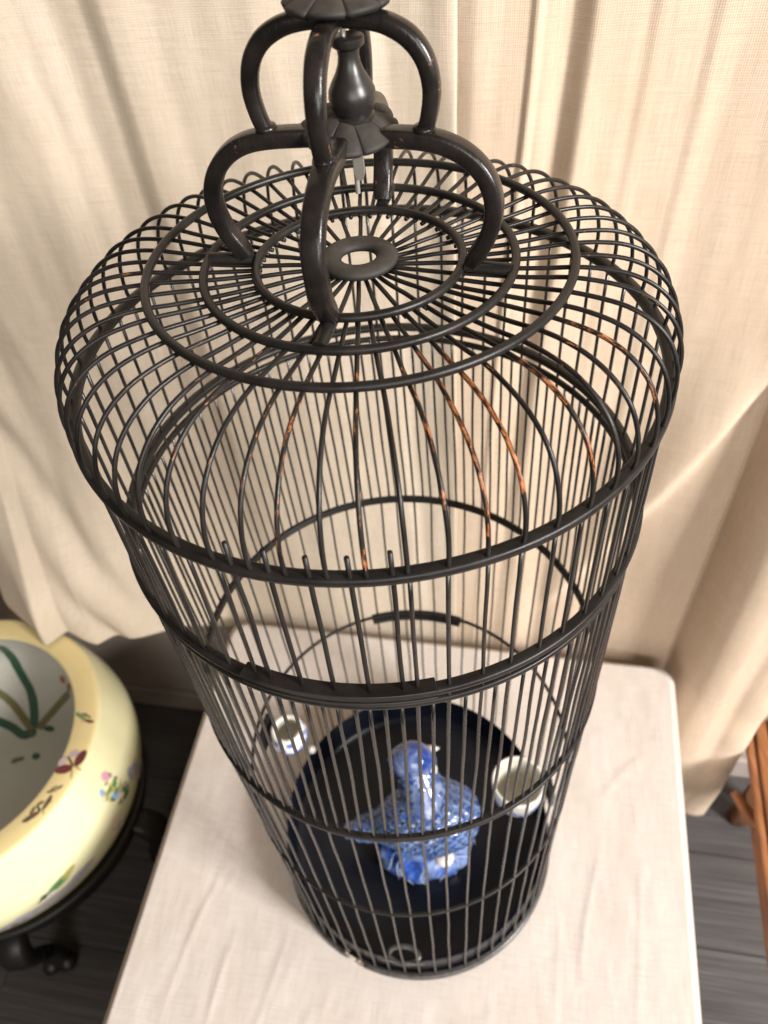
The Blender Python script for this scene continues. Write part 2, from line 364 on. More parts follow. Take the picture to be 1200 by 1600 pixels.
# the heavy fold standing forward beside the table, cross-section by height
fp=np.array([(.352,.350),(.358,.342),(.364,.325),(.369,.305),(.374,.286),(.381,.270),(.392,.258),(.406,.2515),(.422,.249),(.436,.2505),(.450,.2515),(.464,.248),(.478,.247),(.490,.249),(.499,.2525),(.504,.259)])
fq=crom(fp,9); nf=len(fq); Uf=[];Vf=[]
for i,z in enumerate(zs):
    dep=float(.12+.88*sst(np.array(z),.95,.25)); k=np.linspace(0,1,nf)
    sway=.010*float(sst(np.array(z),.0,.4))
    uu=fq[:,0]+sway*k+.004*np.sin(9*z+6*k)*k; vv=.350-(.350-fq[:,1])*dep
    tw=sst(k,.35,.6)
    vv=vv+tw*.0022*np.array([noise.noise(Vector((a*4,z*5,31))) for a in k])+tw*.0018*np.sin(46*z+5*k)*float(sst(np.array(z),.06,-.08))*float(sst(np.array(z),-.26,-.14))*sst(k,.55,.8)
    uu=np.where(k>.5,uu+.012*float(sst(np.array(z),-.30,-.42))*-(k-.5),uu)
    vv=vv+(v[i,-1]-.350)*(1-sst(k,0,.12)); Uf.append(uu[1:]); Vf.append(vv[1:])
Uw=np.concatenate([Uu,np.array(Uf)],1); v=np.concatenate([v,np.array(Vf)],1); Zw=np.repeat(zs[:,None],Uw.shape[1],1)
du=np.diff(Uw,axis=1,prepend=Uw[:,:1]); dv=np.diff(v,axis=1,prepend=v[:,:1]); S=np.cumsum(np.hypot(du,dv),axis=1)
Zv=Zw+.005*np.sin(S*30)*sst(Zw,-.2,-.42)
Xr=np.stack([Uw*U2[0]+v*V2[0],Uw*U2[1]+v*V2[1],Zv],-1)
c2=grid_obj('curtain',Xr,np.stack([S,Zw],-1),LIN_R)
tag(c2,'linen curtain on the right, coloured as in warm light, gathered in a heavy fold beside the cloth covered table','curtain','linen curtains hanging on the wall')

# ------------------------------------------------------------------ table under a cloth
corners=np.array([(-.276,.384),(.423,.209),(.245,-.47),(-.470,-.50)])   # back left, back right, front right, front left
def rounded(cs,rad,n=14,ne=70):
    out=[]; k=len(cs)
    arcs=[]
    for i in range(k):
        p=cs[i]; a=cs[i-1]-p; b=cs[(i+1)%k]-p; a/=np.linalg.norm(a); b/=np.linalg.norm(b)
        ang=math.acos(np.clip(a@b,-1,1)); d=rad/math.tan(ang/2); c=p+(a+b)/np.linalg.norm(a+b)*rad/math.sin(ang/2)
        s=p+a*d-c; e=p+b*d-c; t0=math.atan2(s[1],s[0]); t1=math.atan2(e[1],e[0]); dt=(t1-t0+PI)%(2*PI)-PI
        arcs.append([c+rad*np.array([cos(t0+dt*j/n),sin(t0+dt*j/n)]) for j in range(n+1)])
    for i in range(k):
        out+=arcs[i]; p=arcs[i][-1]; q=arcs[(i+1)%k][0]
        out+=[p+(q-p)*j/ne for j in range(1,ne)]
    return np.array(out)
loop=rounded(corners,.028); nL=len(loop); ctr=np.array([-.02,-.1])
nrm=np.stack([np.gradient(loop[:,1]),-np.gradient(loop[:,0])],-1); nrm/=np.linalg.norm(nrm,axis=1)[:,None]
if ((loop-ctr)*nrm).sum()<0: nrm=-nrm
rows=[];uvr=[]
arc=np.cumsum(np.linalg.norm(np.roll(loop,-1,0)-loop,axis=1))
creases=[((-.36,-.02),(-.30,.0)),((-.33,-.17),(-.26,-.02)),((-.22,-.24),(-.17,-.09)),((-.30,-.28),(-.12,-.25)),((-.40,-.24),(-.30,-.20)),((.18,-.18),(.24,-.03)),((.14,-.22),(.17,-.08)),((-.28,-.21),(-.24,-.10)),((-.06,-.30),(.10,-.31)),((.22,-.25),(.29,-.06)),((-.42,-.30),(-.26,-.36)),((.26,.02),(.34,.08))]
def crease_h(p):
    h=0
    for i,(a,b) in enumerate(creases):
        a=np.array(a);b=np.array(b);d=b-a;Ln=np.linalg.norm(d);d=d/Ln;q=p-a;t=q[:,0]*d[0]+q[:,1]*d[1];s=q[:,0]*-d[1]+q[:,1]*d[0]
        s=s+.0035*np.sin(t*22+i*2.1)+.05*(t-Ln/2)**2*(1 if i%2 else -1)*8
        f=sst(t,-.02,.03)*sst(t,Ln+.02,Ln-.04)
        h=h+f*(.18+.42*((i*37)%10)/10)*(.0016*np.exp(-(s/.004)**2)-.0007*np.exp(-((s-.009)/.008)**2))
    return h
def top_h(p):
    d=np.hypot(p[:,0],p[:,1]); k=sst(d,.178,.22)
    h=np.array([.0016*noise.noise(Vector((q[0]*9,q[1]*6,1)))+.0011*noise.noise(Vector((q[0]*34,q[1]*16,2)))+.0004*noise.noise(Vector((q[0]*90,q[1]*60,4))) for q in p])
    return -.0018*k+k*(h+crease_h(p))-.0003*(1-k)
for s in np.concatenate([[.02],np.linspace(.03,.97,140),[.985]]):
    p=ctr+(loop-ctr)*s; z=top_h(p); rows.append(np.column_stack([p,z])); uvr.append(p)
edge=top_h(loop)
for t in np.linspace(0,PI/2,7)[1:]:
    p=loop+nrm*(-.012+.012*sin(t)); rows.append(np.column_stack([p,edge*cos(t)-.012*(1-cos(t))-.0015])); uvr.append(loop+nrm*t*.012)
for t in np.linspace(0,1,30)[1:]:
    fold=.010*t*np.sin(arc*16+2*np.sin(arc*5))+.006*t*np.sin(arc*41)
    out=np.where((loop@V2>.27),-.004,0)+np.clip(fold+.012*t,-.002,.03)*np.where(loop@V2>.27,.0,1)
    p=loop+nrm*out[:,None]; rows.append(np.column_stack([p,np.full(nL,-.0135-.47*t)])); uvr.append(loop+nrm*(.02+.47*t))
mb=MB(); V=np.concatenate(rows); nr=len(rows); F=[tuple(range(nL))[::-1]]
for i in range(nr-1):
    F+=[(i*nL+j,i*nL+(j+1)%nL,(i+1)*nL+(j+1)%nL,(i+1)*nL+j)[::-1] for j in range(nL)]
me=bpy.data.meshes.new('tablecloth'); me.from_pydata(V.tolist(),[],F); me.materials.append(LIN_T); me.polygons.foreach_set('use_smooth',[True]*len(F))
ul=me.uv_layers.new(name='UVMap'); idx=np.zeros(len(me.loops),int); me.loops.foreach_get('vertex_index',idx); UVa=np.concatenate(uvr)@np.array([[.972,.235],[-.235,.972]])
ul.data.foreach_set('uv',UVa[idx].ravel()); me.update()
cloth=link('tablecloth',me); tag(cloth,'pale linen cloth draped over the table under the birdcage','tablecloth')

# ------------------------------------------------------------------ birdcage
cage=empty('birdcage',label='tall black lacquered bamboo birdcage with a carved hanging crown, standing on the linen cloth',cat='birdcage')
zD,zE,zF_,zG=.790,.688,.476,.268
def Rr(z): return float(np.interp(z,[0,.268,.476,.688,.79],[.1722,.1716,.1723,.1705,.170]))
def ph(z): return float(np.interp(z,[0,.25,.476,.60,.688,.85],[1.5,1.2,1.1,2.1,2.6,2.55]))
BR=.00118
# hoops
def hoop(name,r_,z,a,b,p=3.2,n=128,mat=LAC,parent=cage,seed=0):
    P=ringpath(r_,z,n); 
    P=np.array([q*np.array([1+.004*noise.noise(Vector((q[0]*8,q[1]*8,seed))),]*2+[1]) for q in P])
    mb=MB(); sweep(mb,P,section(12,a,b,p),closed=True); return mb.build(name,mat,parent)
for r_,z in ((.0551,.8462),(.0826,.8468),(.1124,.8491)): hoop('roof_hoop',r_,z,.0024,.0023,2.2,mat=LAC,seed=z)
hoop('shoulder_hoop',.170,zD,.0037,.0029,3.5,mat=LAC)
hoop('wall_hoop',.1705,zE,.0036,.0027,3.6); hoop('wall_hoop',.1708,zE-.0112,.0021,.0024,3.2)
hoop('wall_hoop',.1723,zF_+.0016,.0025,.0020,3.2); hoop('wall_hoop',.1723,zF_-.0026,.0020,.0019,3.0)
hoop('wall_hoop',.1716,zG,.0019,.0018,2.6)
hoop('base_hoop',.1708,.0150,.0022,.0024,2.8)
# base rim, broken open at the front left
mb=MB(); P=ringpath(.1722,.0054,150,242.5,235+360); sweep(mb,P,section(14,.0046,.0052,2.6)); RIM=plain('grey_worn_black_rim',(.06,.057,.056),.3,120,.5); mb.build('base_rim',RIM,cage)
mb=MB()
for i,a in enumerate(np.linspace(235.2,242.2,5)):
    rr=.1712+.0016*sin(i*2.3); P=ringpath(rr,.0045+.0012*cos(i*3.1),6,a-.9,a+1.0); sweep(mb,P,section(8,.0026-.0005*(i%2),.0034-.0006*((i+1)%2),3))
box(mb,(.1712*cos(R(234.6)),.1712*sin(R(234.6)),.014),(.005,.005,.007),R(20))
tag(mb.build('broken_splint',PALEW,cage),'pale bare bamboo where the base rim has split')
# washer
mb=MB(); t=np.arange(16)*2*PI/16; lathe(mb,[(.0152+.0060*cos(a),.8468+.0033*sin(a)) for a in t],64,close=True); mb.build('roof_washer',DUST,cage)
# roof spokes
def wig(P,a,s,seed):
    P=np.array(P,float)
    for i in range(len(P)):
        P[i]+=[a*noise.noise(Vector((P[i][2]*s+P[i][0]*s,seed,k*9.1))) for k in range(3)]
    return P
spokes=[bar_mesh('roof_spoke',wig([(r_,0,.8432) for r_ in np.linspace(.016,.0575,8)],.0005,60,k*5.3+1),.00125,7,LAC1,[(.1,.9,.15)]) for k in range(3)]
for i in range(30):
    o=link('roof_spoke',random.choice(spokes),cage); o.rotation_euler.z=R(2.5+12*i+random.uniform(-.5,.5))
# roof bars (hoop A out to the shoulder hoop)
prof=[(.0525,.8434),(.066,.8438),(.0826,.8446),(.098,.8456),(.1124,.8467),(.127,.8463),(.141,.8438),(.154,.8375),(.1640,.8275),(.1698,.8145),(.1718,.802),(.1712,.792),(.1702,.786)]
def roof_variant(k,end=.786):
    P=crom([(r_,0,z) for r_,z in prof],4); P=P[P[:,2]>0]
    return wig(P,.0007,28,k*7.7+2)
WEAR={242.5:[(.45,.8,.45)],248.5:[(.40,.75,.62)],254.5:[(.30,.9,.72)],260.5:[(.3,.5,.5)],266.5:[(.26,.36,1.0),(.42,.82,.62),(.80,.93,.95)],278.5:[(.26,.78,.9)],284.5:[(.20,.90,1.0)],
 290.5:[(.24,.80,1.15)],296.5:[(.3,.6,.45)],302.5:[(.40,.86,.98)],308.5:[(.45,.8,.55)],314.5:[(.38,.7,.6)],320.5:[(.4,.82,.86)],338.5:[(.45,.7,.62)],350.5:[(.38,.55,.55)],2.5:[(.3,.5,.45)],
 236.5:[(.2,.7,.5)],230.5:[(.15,.55,.5)],218.5:[(.25,.6,.5)],212.5:[(.22,.27,.95)],200.5:[(.2,.25,.9)],194.5:[(.4,.5,.5)],176.5:[(.3,.5,.55)]}
plainbars=[bar_mesh('roof_bar',roof_variant(k),.00122,8,LAC1,[(.3,.7,.28)]) for k in range(4)]
for i in range(60):
    a=2.5+6*i; wr=WEAR.get(a)
    me_=bar_mesh('roof_bar',roof_variant(i*.37+5),.00122,8,LAC1,wr) if wr else random.choice(plainbars)
    o=link('roof_bar',me_,cage); o.rotation_euler.z=R(a+random.uniform(-.4,.4))
    if a in (284.5,290.5,302.5): tag(o,'roof bar rubbed through to orange bamboo')
# wall bars: a bar is a mesh at angle 0, copied round
def wallbar(z0,z1,k,bow=.0009,r_=BR,mat=LACB,dr=0):
    zs=np.linspace(z0,z1,max(4,int(abs(z0-z1)/.022)))
    P=[]
    a0=ph((z0+z1)/2)
    for z in zs:
        a=R(ph(z)-a0); rr=Rr(z)+dr; P.append((rr*cos(a),rr*sin(a),z))
    P=wig(P,bow,14,k*3.3+z0*7); mb=MB(); tube(mb,P,r_,6,ref=(1,0,0)); return mb.mesh('wall_bar',mat),a0
full=[wallbar(zD-.001,.0105,k) for k in range(6)]; lower=[wallbar(zE-.001,.0105,k+10) for k in range(4)]
dense=[wallbar(zE-.010,zF_-.003,k+20) for k in range(6)]
def cpy(me_a,a):
    o=link('wall_bar',me_a[0],cage); o.rotation_euler.z=R(a+me_a[1]+random.uniform(-.3,.3)); return o
for i in range(60):
    aD=6*i+2.6
    cpy(random.choice(lower if 245<aD<270 else full),6*i)
    cpy(random.choice(dense),6*i+3)
# sliding door: five bars on a grooved slide block
def arcblock(mb,a0,a1,r0,r1,z0,z1,n=24):
    t=np.radians(np.linspace(a0,a1,n)); V=[]; F=[]
    for a in t:
        for r_,z in ((r0,z0),(r1,z0),(r1,z1),(r0,z1)): V.append((r_*cos(a),r_*sin(a),z))
    for i in range(n-1):
        for j in range(4): F.append((i*4+j,i*4+(j+1)%4,i*4+4+(j+1)%4,i*4+4+j))
    F+=[(3,2,1,0),tuple((n-1)*4+j for j in range(4))]; mb.add(V,F)
mb=MB(); arcblock(mb,240,276,.1668,.1756,zE+.0016,zE+.0062); arcblock(mb,240.2,275.8,.1674,.1746,zE-.0010,zE+.0010); arcblock(mb,240,276,.1674,.1752,zE-.0038,zE-.0014)
door=mb.build('sliding_door',LAC,cage,False); bevel(door,.0004,1)
for k in range(5):
    a=245.7+6.12*k
    P=wig([(.1705+.0004,0,z) for z in np.linspace(zE+.002,.8060+.002*random.random(),8)],.0007,20,k*4.1)
    mb=MB(); tube(mb,P,.0013,7,ref=(1,0,0)); o=mb.build('door_bar',LAC,door); o.rotation_euler.z=R(a)
mb=MB(); arcblock(mb,62.5,99.5,.1668,.1752,zG-.0085,zG-.0052); arcblock(mb,63,99,.1672,.1748,zG-.0048,zG-.0022); arcblock(mb,62.5,99.5,.1690,.1752,zG-.0018,zG+.0024)
bevel(mb.build('rear_door_slide',LAC,cage,False),.0004,1)
# pan in the bottom with a pull ring
mb=MB(); lathe(mb,[(0.001,.004),(.150,.004),(.160,.006),(.1655,.012),(.1665,.058),(.1672,.0605),(.1680,.058),(.1684,.010),(.164,.0022),(.001,.002)],120); mb.build('bottom_pan',NAVY,cage)
pa=R(259.5); pc=Vector((.1625*cos(pa),.1625*sin(pa),.0625))
mb=MB(); arcblock(mb,251.5,267.5,.1700,.1716,.0600,.0650,8); mb.build('pull_plate',RIM,cage,False)
t=np.arange(28)*2*PI/28
e1=Vector((-sin(pa),cos(pa),0)); e2=Vector((cos(pa)*.97,sin(pa)*.97,-.22))
mb=MB(); sweep(mb,[tuple(pc+e1*.0175*cos(a)+e2*.0085*sin(a)) for a in t],section(10,.0030,.0026),closed=True,ref=(0,0,1)); mb.build('pull_ring',RIM,cage)

# crown: four lower hook arms, four upper arms, lotus disc, finial, lotus cap
lowp=[(.0,.9095),(.020,.9097),(.036,.9095),(.048,.9075),(.0585,.9025),(.0665,.8945),(.0708,.884),(.0710,.8735),(.0685,.864),(.0645,.8565),(.0605,.8495)]
upp=[(.004,.9572),(.014,.9570),(.0235,.9552),(.0328,.9503),(.0392,.9420),(.0418,.9310),(.0405,.9200),(.0378,.9118)]
for q,a in enumerate((-20.5,170,-106,73.5)):
    ca,sa=cos(R(a)),sin(R(a))
    P=crom([(r_,0,z) for r_,z in lowp],5); P3=np.array([(p[0]*ca,p[0]*sa,p[2]) for p in P]); P3=wig(P3,.0006,30,q*3.)
    n=len(P3); s=np.concatenate([np.full(n-6,1.),[1.,.99,.97,.94,.90,.86]])
    mb=MB(); sweep(mb,P3,section(20,.0053,.0044,4.5),ref=(-sa,ca,0) if False else np.array([( -np.gradient(P[:,2])[i]*ca*-1, -np.gradient(P[:,2])[i]*sa*-1, np.gradient(P[:,0])[i]) if False else ( -np.gradient(P[:,2])[i]*ca, -np.gradient(P[:,2])[i]*sa, np.gradient(P[:,0])[i]) for i in range(n)]),scale=s)
    mb.build('hook_arm',CARV,cage,sharp=50)
    P=crom([(r_,0,z) for r_,z in upp],5); P3=np.array([(p[0]*ca,p[0]*sa,p[2]) for p in P]); n=len(P3)
    gz=np.gradient(P[:,2]); gr=np.gradient(P[:,0])
    s=np.interp(np.arange(n),[0,n*.4,n-1],[.92,1.08,.93])
    mb=MB(); sweep(mb,P3,section(20,.0044,.0040,3.0),ref=np.array([(-gz[i]*ca,-gz[i]*sa,gr[i]) for i in range(n)]),scale=s); mb.build('crown_arm',CARV,cage,sharp=60)
    # foot dowel lying on the roof between the hoops
    mb=MB(); sweep(mb,[(r_*ca,r_*sa,.8478) for r_ in np.linspace(.0575,.0815,6)],section(10,.0036,.0030)); mb.build('foot_dowel',LAC,cage,sharp=40)
    # glue blob where the upper arm joins
    mb=MB(); c=(.0378*ca,.0378*sa,.9132)
    lathe(mb,[(.0001,-.0012),(.0046,-.0010),(.0056,.0006),(.0048,.0022),(.0001,.0030)],12,c); mb.build('joint_collar',CARV,cage)
def lotus(name,zc,rmax,drop,npet,rot,tilt=0,parent=cage):
    nr,na=14,npet*14; V=[];F=[]
    for i in range(nr+1):
        s=i/nr
        for j in range(na):
            f=(j%14)/14; g=abs(sin(PI*f))**.42; a=2*PI*j/na+R(rot)
            r_=rmax*s*(1-.12*(1-g)*s**2); z=-drop*s**1.9-.0010*(1-abs(sin(PI*f))**.6)*sst(s,.15,.5)
            V.append((r_*cos(a),r_*sin(a),z))
    for i in range(nr):
        for j in range(na): F.append((i*na+j,i*na+(j+1)%na,(i+1)*na+(j+1)%na,(i+1)*na+j))
    mb=MB(); mb.add(V,F); o=mb.build(name,DUST,parent); o.location=(.0015,0,zc); o.rotation_euler.x=R(tilt); s_=o.modifiers.new('thickness','SOLIDIFY'); s_.thickness=.0024; s_.offset=-1; return o
lotus('lotus_disc',.9182,.0222,.0075,8,14,11)
lotus('lotus_cap',.9672,.0225,.0052,8,9,0)
mb=MB(); lathe(mb,[(.0001,.9150),(.0092,.9150),(.0097,.9165),(.0097,.9185),(.0085,.9192),(.0102,.9225),(.0110,.9258),(.0106,.9290),(.0088,.9325),(.0066,.9360),(.0052,.9395),(.0047,.9425),(.0050,.9452),(.0070,.9466),(.0074,.9471),(.0074,.9498),(.0068,.9503),(.0001,.9502)],40,(.0045,0,0)); fin=mb.build('finial',DUST2,cage,sharp=45)
mb=MB(); tube(mb,[(.0030,0,z) for z in (.8815,.90,.93,.9585)],.0013,10,ref=(1,0,0)); mb.build('threaded_rod',METAL,cage,sharp=50)
mb=MB(); V=[];
pts=[(-.0024,.012),(.0024,.012),(.0026,-.004),(.0017,-.0068),(0,-.0075),(-.0017,-.0068),(-.0026,-.004)]
V=[(x*.95+.0045,-.0035-.3*x,.8965+z) for x,z in pts]+[(x*.95+.0045+.0003,-.0024-.3*x,.8965+z) for x,z in pts]
F=[tuple(range(7)),tuple(range(7,14))[::-1]]+[(i,7+i,7+(i+1)%7,(i+1)%7) for i in range(7)]
mb.add(V,F); mb.build('latch_tab',METAL,cage,False)

# ------------------------------------------------------------------ porcelain bird
bird=empty('bird_figurine',(.006,-.018,.0045),label='blue and white porcelain bird with scaly feathers on a wavy blue rock inside the cage',cat='figurine')
def loft(mb,rings,n=28,cap=True):
    V=[];F=[]
    for c,ax,s1,s2 in rings:
        ax=np.array(ax,float); ax/=np.linalg.norm(ax); s=np.cross(ax,(0,0,1)); 
        if np.linalg.norm(s)<.05: s=np.cross(ax,(0,1,0))
        s/=np.linalg.norm(s); u=np.cross(s,ax); t=np.arange(n)*2*PI/n
        V.append(np.array(c)+np.cos(t)[:,None]*s*s1+np.sin(t)[:,None]*u*s2)
    k=len(V)
    for i in range(k-1): F+=[(i*n+j,i*n+(j+1)%n,(i+1)*n+(j+1)%n,(i+1)*n+j) for j in range(n)]
    F+=[tuple(range(n))[::-1],tuple((k-1)*n+j for j in range(n))]; mb.add(np.concatenate(V),F)
# body axis from tail (left) through the breast (right), then neck and head
spine=crom([(-.100,.004,.060),(-.076,.003,.066),(-.048,.002,.075),(-.014,0,.090),(.022,-.002,.098),(.050,-.003,.091),(.066,-.003,.080)],5)
rw=np.interp(np.linspace(0,1,len(spine)),[0,.16,.33,.5,.68,.86,1],[.010,.014,.020,.040,.047,.035,.006]); rh=np.interp(np.linspace(0,1,len(spine)),[0,.16,.33,.5,.68,.86,1],[.004,.008,.014,.034,.043,.034,.006])
body=MB(); tg=np.gradient(spine,axis=0); rings=[(spine[i],tg[i],rw[i],rh[i]) for i in range(len(spine))]; loft(body,rings)
bo=body.build('body',PORC,bird); bo.modifiers.new('smooth','SUBSURF').render_levels=1
npath=crom([(.010,.004,.110),(.006,.018,.132),(.000,.034,.150),(-.002,.042,.160),(-.001,.046,.172)],4); nr_=np.interp(np.linspace(0,1,len(npath)),[0,.3,.6,.85,1],[.034,.025,.022,.021,.010])
mb=MB(); tg2=np.gradient(npath,axis=0); loft(mb,[(npath[i],tg2[i],nr_[i],nr_[i]*1.05) for i in range(len(npath))]); loft(mb,[((-.034+.006*i,.045-.0006*i,.163+.0008*i-.00007*i*i),(1,-.1,.02),q*1.0,q*1.08) for i,q in enumerate([.004,.012,.017,.020,.022,.023,.0225,.021,.018,.013,.005])]); hd=mb.build('head',PORC,bird)
mb=MB(); lathe(mb,[(.0001,.010),(.004,.009),(.0075,.004),(.009,-.004),(.0085,-.016),(.006,-.028),(.0001,-.032)],16,(.0175,.033,.160)); mb.build('white_cheek',PWHITE,bird)
mb=MB(); loft(mb,[((.018,.052,.168),(1,.1,-.1),.006,.005),((.024,.053,.167),(1,.1,-.15),.0045,.004),((.031,.054,.165),(1,.1,-.2),.0012,.001)],12); mb.build('beak',PWHITE,bird)
mb=MB(); lathe(mb,[(.0001,.0022),(.0018,.0012),(.0022,0),(.0001,-.0022)],10,(.0135,.0325,.1725)); mb.build('eye',DARKW,bird)
# scale feathers in overlapping rows, one mesh
sc=MB(); sw=.0072
def scale_at(c,nm,tv,s):
    c=np.array(c); nm=np.array(nm)/np.linalg.norm(nm); tv=np.array(tv)-nm*(np.array(tv)@nm); tv/=np.linalg.norm(tv); b=np.cross(nm,tv)
    k=9; V=[c+nm*.0022]
    for q,h1,h2 in ((.66,.0021,.0004),(1.0,.0013,-.0003)):
        for i in range(k):
            a=-PI*.62+2*PI*.62*i/(k-1); V.append(c+(-tv*cos(a)*s*q+b*sin(a)*s*.9*q)+nm*(h1 if abs(a)<1.2 else h2))
    mi=random.choice((0,0,1)); sc.add(V,[(0,i,i+1) for i in range(1,k)]+[(0,k,1)],mi); n0=sc.n-len(V)
    sc.f+=[(n0+i,n0+k+i,n0+k+i+1,n0+i+1) for i in range(1,k)]; sc.m+=[2]*(k-1)
for i in range(5,len(spine)-2,1):
    ax=tg[i]/np.linalg.norm(tg[i]); s=np.cross(ax,(0,0,1)); s/=np.linalg.norm(s); u=np.cross(s,ax); cnt=max(6,int(2*PI*rw[i]/.0135))
    for j in range(cnt):
        t=2*PI*(j+.5*(i%2))/cnt
        scale_at(spine[i]+s*cos(t)*rw[i]+u*sin(t)*rh[i],s*cos(t)/rw[i]+u*sin(t)/rh[i],ax,sw)
for i in range(4,len(npath)-3,2):
    ax=tg2[i]/np.linalg.norm(tg2[i]); s=np.cross(ax,(0,0,1)); s/=np.linalg.norm(s); u=np.cross(s,ax); cnt=max(6,int(2*PI*nr_[i]/.012))
    for j in range(cnt):
        t=2*PI*(j+.5*((i//2)%2))/cnt; scale_at(npath[i]+s*cos(t)*nr_[i]+u*sin(t)*nr_[i],s*cos(t)+u*sin(t),-ax*-1,.0062)
tag(sc.build('feather_scale',[plain('slate_blue_glaze',(.04,.075,.19),.2,80,.5,coat=.5),plain('cobalt_glaze',(.02,.065,.29),.18,80,.4,coat=.5),plain('pale_slate_glaze',(.13,.20,.37),.2,60,.45,coat=.4)],bird),kind='stuff')
# rock base with wave ridges
V=[];F=[];na,nrr=72,26
for i in range(nrr+1):
    s=i/nrr
    for j in range(na):
        a=2*PI*j/na; prof_r=np.interp(s,[0,.12,.35,.6,.85,1],[.056,.061,.058,.048,.040,.030]); z=.0+.066*s
        wv=.0032*sin(7*a+9*s+1.5*sin(3*a))+.0022*sin(13*a-14*s)
        r_=prof_r+wv*sin(PI*min(1,s+.1)); V.append((r_*cos(a)*1.06+.002,r_*sin(a)*.86,z))
for i in range(nrr):
    for j in range(na): F.append((i*na+j,i*na+(j+1)%na,(i+1)*na+(j+1)%na,(i+1)*na+j))
F.append(tuple(range(na))[::-1]); F.append(tuple(nrr*na+j for j in range(na)))
mb=MB(); mb.add(V,F); mb.build('rock_base',PORCB,bird)
mb=MB()
for k in range(12):   # raised white wave strokes
    a0=-2.6+.33*k; P=[]
    for q in np.linspace(0,1,9):
        a=a0+.28*q*sin(k*1.7+1)+.1*sin(q*5+k); s=.12+.62*q; r_=np.interp(s,[0,.12,.35,.6,.85,1],[.056,.061,.058,.048,.040,.030])+.0032; P.append((r_*cos(a)*1.06+.002,r_*sin(a)*.86,.066*s))
    sweep(mb,P,section(6,.0008,.0008),scale=np.sin(np.linspace(.25,PI-.2,9)))
mb.build('wave_ridge',plain('pale_blue_glaze',(.45,.52,.66),.2,60,.2,coat=.5),bird)
mb=MB(); lathe(mb,[(.0001,.006),(.008,.005),(.0125,.001),(.011,-.005),(.0001,-.007)],20,(.024,-.041,.064)); o=mb.build('white_foot',PWHITE,bird)

# ------------------------------------------------------------------ feeding cups hooked on the bars
def cup(name,c,r_,h,thick,label,wall_a,open_out,base_r):
    e=empty(name,c,label=label,cat='feeding cup',group='blue and white feeding cups hooked inside the cage')
    mb=MB()
    if open_out: pr=[(.0005,.003),(base_r*.8,.0035),(r_*.80,h*.3),(r_-thick,h-.003),(r_-thick*.6,h),(r_,h-.001),(r_*1.02,h-.004),(r_*.99,h*.6),(r_*.9,h*.25),(base_r,.001),(base_r*.9,0),(.0005,0)]; mi=[1,1,1,0,0,0,0,0,0,0,0]
    else: pr=[(.0005,.004),(r_*.75,.006),(r_*.9,h*.45),(r_*.80,h*.8),(r_-thick,h-.002),(r_-thick*.7,h),(r_-.001,h),(r_*.98,h-.003),(r_*1.12,h*.72),(r_*1.16,h*.5),(r_*1.0,h*.2),(base_r,.001),(.0005,0)]; mi=[1,1,1,1,0,0,0,2,2,2,2,2]
    lathe(mb,pr,48,mi=mi); mb.build('cup_body',[PWHITE,PGREY,PCUP],e)
    # cobalt strokes on the outside
    mb=MB()
    for k in range(9):
        a0=-2.6+.46*k; z0=h*(.35+.2*(k%2)); P=[]
        for q in np.linspace(0,1,8):
            a=a0+.45*q; z=z0+.12*h*sin(q*4+k); rr=np.interp(z/h,[0,.25,.6,.95,1],[base_r,r_*.9,r_*.99,r_*1.01,r_] if open_out else [base_r,r_*1.02,r_*1.15,r_,r_])+.0003
            P.append((rr*cos(a),rr*sin(a),z))
        sweep(mb,P,section(6,.0006,.0017),scale=np.sin(np.linspace(.3,PI-.3,8)))
    mb.build('cobalt_stroke',PBLUE,e)
    # wooden bracket gripping the bars
    ca,sa=cos(wall_a),sin(wall_a); d=math.hypot(c[0],c[1]); dd=.169-d
    mb=MB(); box(mb,(ca*(r_*1.0+(dd-r_)/2),sa*(r_*1.0+(dd-r_)/2),h*.55),(max(.006,dd-r_+.002),.016,.010),wall_a); box(mb,(ca*(dd-.001),sa*(dd-.001),h*.5),(.006,.034,.030),wall_a)
    bevel(mb.build('cup_bracket',DARKW,e,False),.0012)
    return e
cup('feeding_cup',(-.1355,.035,.226),.0188,.036,.0062,'small round blue and white jar cup with a thick rim, left of the porcelain bird',R(165),False,.014)
cup('feeding_cup',(.1280,-.006,.094),.0315,.056,.0035,'wider white feeding cup with a few blue strokes, right of the porcelain bird',R(-3),True,.022)
bd=MB(); lathe(bd,[(.0001,.0125),(.0035,.0115),(.0056,.0075),(.0058,.005),(.004,.001),(.0001,0)],20,(0,0,0)); o=bd.build('ceramic_knob',PWHITE); o.location=(-.1335,.1002,.0605); tag(o,'tiny white ceramic knob standing on the rim of the dark cage pan','knob')

# ------------------------------------------------------------------ yellow fish bowl and stand
bx,by,bz=-.7017,.2061,0.0; BS=.912
bowl=empty('fish_bowl',(bx,by,bz-.30*BS),label='large pale yellow porcelain fish bowl painted with flowers, birds and butterflies',cat='fish bowl')
OZ=.30; bowl.scale=(BS,BS,BS)
outp=crom([(.150,-.300),(.190,-.285),(.235,-.245),(.262,-.190),(.272,-.140),(.2715,-.100),(.262,-.050),(.2505,-.012),(.2460,-.0015)],5)
inp=crom([(.2040,-.003),(.2200,-.045),(.236,-.10),(.233,-.15),(.205,-.205),(.150,-.240),(.08,-.256),(.0005,-.260)],5)
mb=MB(); lathe(mb,[(.0005,0.0)]+[(r_,z+OZ) for r_,z in outp],140); mb.build('bowl_body',YEL,bowl)
mb=MB(); lathe(mb,[(.2461,-.0017+OZ),(.2440,.0002+OZ),(.2400,.0008+OZ),(.2080,.0008+OZ),(.2052,-.0005+OZ),(.2041,-.0032+OZ)],140); mb.build('bowl_rim',LIP,bowl)
